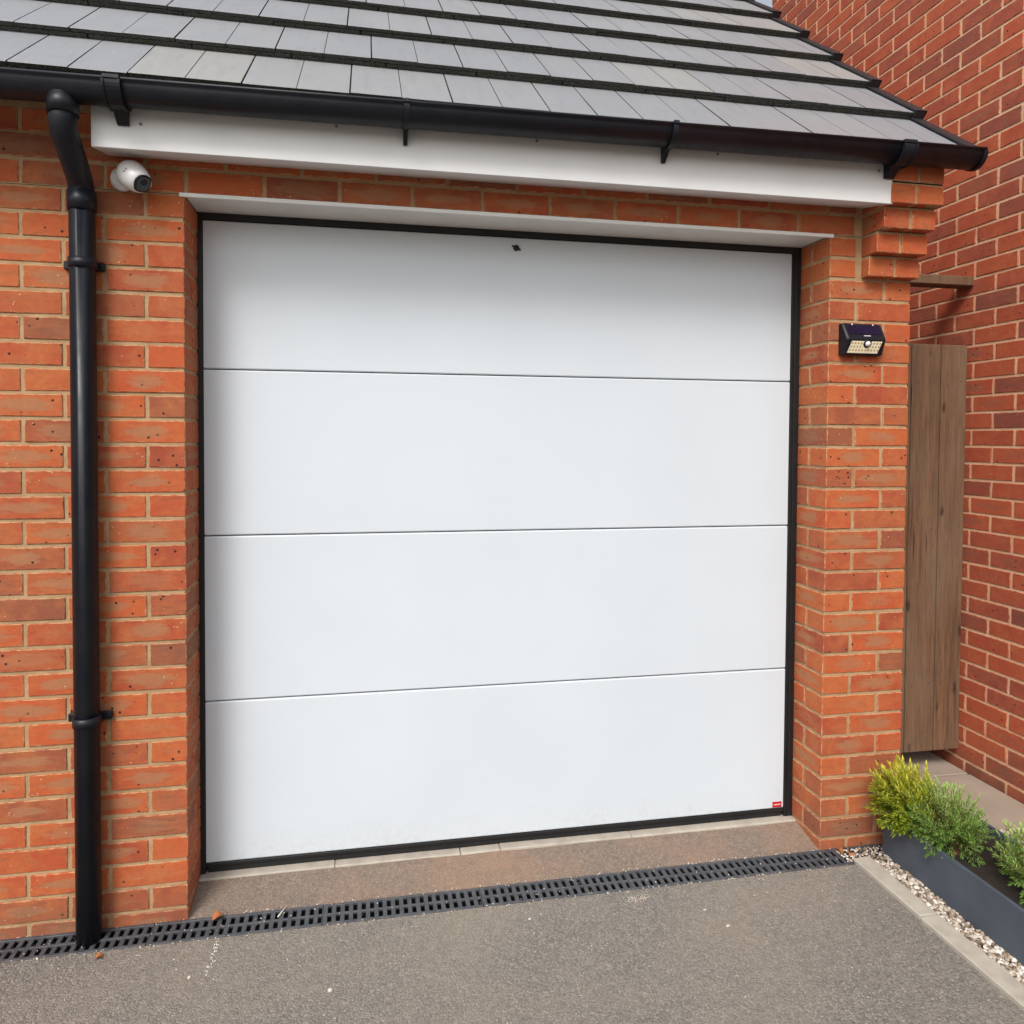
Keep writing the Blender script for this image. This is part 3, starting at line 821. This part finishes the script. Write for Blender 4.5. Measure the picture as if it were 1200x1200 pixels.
# ------------------------------------------------------------------ planter and shrubs
PX0, PX1, PYF, PYN, PH = 2.362, 2.66, -.056, -.95, .158
pt = empty('planter', ((PX0 + PX1) / 2, (PYF + PYN) / 2, 0)); tag(pt, 'long slate grey trough planter on the gravel by the brick pier', 'planter')
t = MB(); th = .012
t.box(PX0, PX0 + th, PYN, PYF, -.012, PH, .002); t.box(PX1 - th, PX1, PYN, PYF, -.012, PH, .002)
t.box(PX0 + th - .001, PX1 - th + .001, PYF - th, PYF - .001, -.012, PH - .001, .002); t.box(PX0 + th - .001, PX1 - th + .001, PYN + .001, PYN + th, -.012, PH - .001, .002)
t.box(PX0 + th, PX1 - th, PYN + th, PYF - th, .0, .01)
local(t.build('trough', 'planter'), pt)
t = MB(); nx, ny = 14, 40
for iy in range(ny + 1):
    for ix in range(nx + 1):
        x = PX0 + th + (PX1 - PX0 - 2 * th) * ix / nx; y = PYN + th + (PYF - PYN - 2 * th) * iy / ny
        t.v.append((x, y, PH - .022 + .012 * noise.noise(Vector((x * 30, y * 30, 0)))))
for iy in range(ny):
    for ix in range(nx): a = iy * (nx + 1) + ix; t.face([a, a + 1, a + nx + 2, a + nx + 1], 0, None, (.5,)*4, True)
local(t.build('soil', 'soil', None, fix=False), pt)

def leaf(mb, p, d, L, wd, rn, up):
    d = d.normalized(); s = d.cross(up)
    if s.length < .05: s = d.cross(Vector((1, 0, 0)))
    s.normalize(); nn = s.cross(d)
    m = p + d * L * .5 + nn * L * .06; e = p + d * L + nn * L * -.04
    i = len(mb.v)
    mb.v += [tuple(p), tuple(m + s * wd), tuple(e), tuple(m - s * wd), tuple(m - nn * wd * .4)]
    mb.face([i, i + 1, i + 4], 0, None, rn); mb.face([i + 1, i + 2, i + 4], 0, None, rn); mb.face([i + 2, i + 3, i + 4], 0, None, rn); mb.face([i + 3, i, i + 4], 0, None, rn)
def shrub(name, base, cen, rx, ry, rz, nst, nl, L, wd, mat, label, droop, seed, bright):
    global R
    keep = R; R = random.Random(seed)
    g = empty(name, base); tag(g, label, 'shrub', 'shrubs in the trough planter')
    st, fo = MB(), MB(); base = Vector(base)
    for i in range(nst):
        # target on/in the crown ellipsoid
        while True:
            q = Vector((R.uniform(-1, 1), R.uniform(-1, 1), R.uniform(-1, 1)))
            if .35 < q.length < 1: break
        q = q.normalized() * (R.uniform(.55, 1.0) ** .6 * R.uniform(.85, 1.12))
        tip = Vector(cen) + Vector((q.x * rx, q.y * ry, q.z * rz))
        b0 = base + Vector((R.uniform(-.035, .035), R.uniform(-.05, .05), 0))
        mid = b0.lerp(tip, .5) + Vector((0, 0, .035 if q.z < .2 else .0)) + Vector((R.uniform(-.01, .01),) * 3)
        pts = []
        for j in range(9):
            f = j / 8; pts.append(b0 * (1 - f) ** 2 + mid * 2 * f * (1 - f) + tip * f * f)
        st.tube(pts, [.0016 * (1 - .7 * j / 8) for j in range(9)], 5)
        for j in range(nl):
            f = 1 - (j / nl) ** 1.25 * .72; k = f * 8; a = int(min(k, 7)); p = pts[a].lerp(pts[a + 1], k - a)
            dr_ = (pts[a + 1] - pts[a]).normalized()
            ang = j * 2.4 + R.uniform(-.4, .4); s = dr_.orthogonal().normalized(); s.rotate(Matrix.Rotation(ang, 3, dr_))
            spread = .35 + .9 * (j / nl) if f > .9 else 1.15
            d = dr_ * 1.0 + s * spread * 1.1 + Vector((0, 0, .25))
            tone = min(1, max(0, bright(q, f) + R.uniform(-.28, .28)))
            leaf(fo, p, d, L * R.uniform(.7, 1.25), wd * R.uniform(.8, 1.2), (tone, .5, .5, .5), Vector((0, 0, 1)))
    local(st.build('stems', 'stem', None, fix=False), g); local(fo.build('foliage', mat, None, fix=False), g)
    R = keep
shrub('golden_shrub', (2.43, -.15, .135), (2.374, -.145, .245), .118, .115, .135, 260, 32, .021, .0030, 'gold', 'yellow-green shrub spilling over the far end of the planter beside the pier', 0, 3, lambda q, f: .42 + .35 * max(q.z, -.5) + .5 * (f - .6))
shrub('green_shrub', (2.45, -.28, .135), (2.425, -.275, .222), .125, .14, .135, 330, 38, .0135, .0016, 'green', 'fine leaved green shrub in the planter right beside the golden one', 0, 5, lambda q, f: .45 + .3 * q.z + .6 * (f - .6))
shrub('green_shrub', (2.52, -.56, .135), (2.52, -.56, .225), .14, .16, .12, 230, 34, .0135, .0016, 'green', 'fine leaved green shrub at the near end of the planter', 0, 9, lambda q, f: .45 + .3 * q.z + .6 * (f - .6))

# ------------------------------------------------------------------ timber gate between garage and neighbouring house
GYY = .5
gt = empty('timber_gate', (2.85, GYY, 0)); tag(gt, 'weathered brown timber gate of wide upright boards beside the brick pier', 'gate')
x = XE + .035
for i, wd in enumerate((.145, .145, .098, .15, .15)):
    xe = min(x + wd, 3.185)
    if xe - x < .02: break
    t = MB(); t.box(x, xe - .004, GYY, GYY + .022, .088, 1.917 + R.uniform(-.002, .002), .003, 0, rq()); 
    for zn in (.395, 1.095, 1.745):
        for xn in (x + .03, xe - .034): t.lathe([(0, .004), (.0012, .0035), (.0012, 0)], (xn, GYY, zn + R.uniform(-.01, .01)), (0, -1, 0), 8, 1)
    local(t.build('board', ['timber', 'seam']), gt); x = xe
for z in (.35, 1.05, 1.7):
    t = MB(); t.box(XE + .04, 3.18, GYY + .023, GYY + .06, z, z + .09, .003, 0, rq()); local(t.build('rail', 'timber'), gt)
t = MB(); t.box(XE + .002, XE + .032, GYY + .005, GYY + .08, .0, 1.935, .003, 0, rq()); tag(t.build('gate_post', 'timber'), 'narrow timber post fixed to the side of the brick garage', 'post')
t = MB(); t.box(XE + .001, 3.197, GYY - .01, GYY + .07, 2.181, 2.222, .003, 0, rq()); tag(t.build('timber_beam', 'timber'), 'grey timber beam spanning above the gate to the red brick house', 'beam')

# ------------------------------------------------------------------ neighbouring house
NX0 = 3.2; NY1 = 2.24
nh = empty('brick_house', (5, .5, 0)); tag(nh, 'tall red brick house wall rising behind the garage roof', 'house')
t = MB(); side_run(t, NX0, -1, -1.2, NY1, 72, None)
t.box(NX0 + .0035, NX0 + 6, -1.1965, NY1 - .0035, -.1, Z0 + C * 72, mi=1)
# far return wall face
local(t.build('wall', ['brick2', 'mortar2']), nh)
t = MB(); zt_ = Z0 + C * 72
t.extrude_x([(-1.5, zt_ - .05), (NY1 + .3, zt_ - .05), (NY1 + .3, zt_ + .02), ((NY1 - 1.2) / 2, zt_ + 1.7), (-1.5, zt_ + .02)], [NX0 - .06, NX0 + 6.2])
local(t.build('roof', 'tile'), nh)

# ------------------------------------------------------------------ camera
cam = bpy.data.cameras.new('camera'); co_ = bpy.data.objects.new('camera', cam); COL.objects.link(co_)
co_.location = (.53257, -2.39043, 1.49106); co_.rotation_euler = (1.543434, -.0059018, -.1898606)
cam.sensor_width = 36; cam.lens = 868.94 / 1200 * 36
cam.shift_x = (600 - 596.4) / 1200; cam.shift_y = (536.61 - 600) / 1200
cam.clip_start = .02; cam.clip_end = 1000
sc.camera = co_

# ------------------------------------------------------------------ light
SUN_EL, SUN_AZ = 46, 210     # azimuth measured clockwise from +Y
wd = bpy.data.worlds.new('World'); sc.world = wd; wd.use_nodes = True
nt = wd.node_tree; bg = nt.nodes['Background']
sky = nt.nodes.new('ShaderNodeTexSky'); sky.sky_type = 'NISHITA'; sky.sun_disc = False
sky.sun_elevation = rad(SUN_EL); sky.sun_rotation = rad(SUN_AZ); sky.air_density = 1.2; sky.dust_density = 4; sky.ozone_density = 1
hsv = nt.nodes.new('ShaderNodeHueSaturation'); hsv.inputs['Saturation'].default_value = .4
nt.links.new(sky.outputs[0], hsv.inputs['Color']); nt.links.new(hsv.outputs[0], bg.inputs[0]); bg.inputs[1].default_value = .15
ld = bpy.data.lights.new('sun', 'SUN'); ld.energy = 1.6; ld.angle = rad(20); ld.color = (1, .985, .955)
lo = bpy.data.objects.new('sun', ld); COL.objects.link(lo)
az, el = rad(SUN_AZ), rad(SUN_EL)
dirv = Vector((math.sin(az) * math.cos(el), math.cos(az) * math.cos(el), math.sin(el)))
lo.rotation_euler = dirv.to_track_quat('Z', 'Y').to_euler(); lo.location = dirv * 20
sc.view_settings.view_transform = 'Standard'; sc.view_settings.look = 'None'; sc.view_settings.gamma = 1
sc.view_settings.exposure = .36
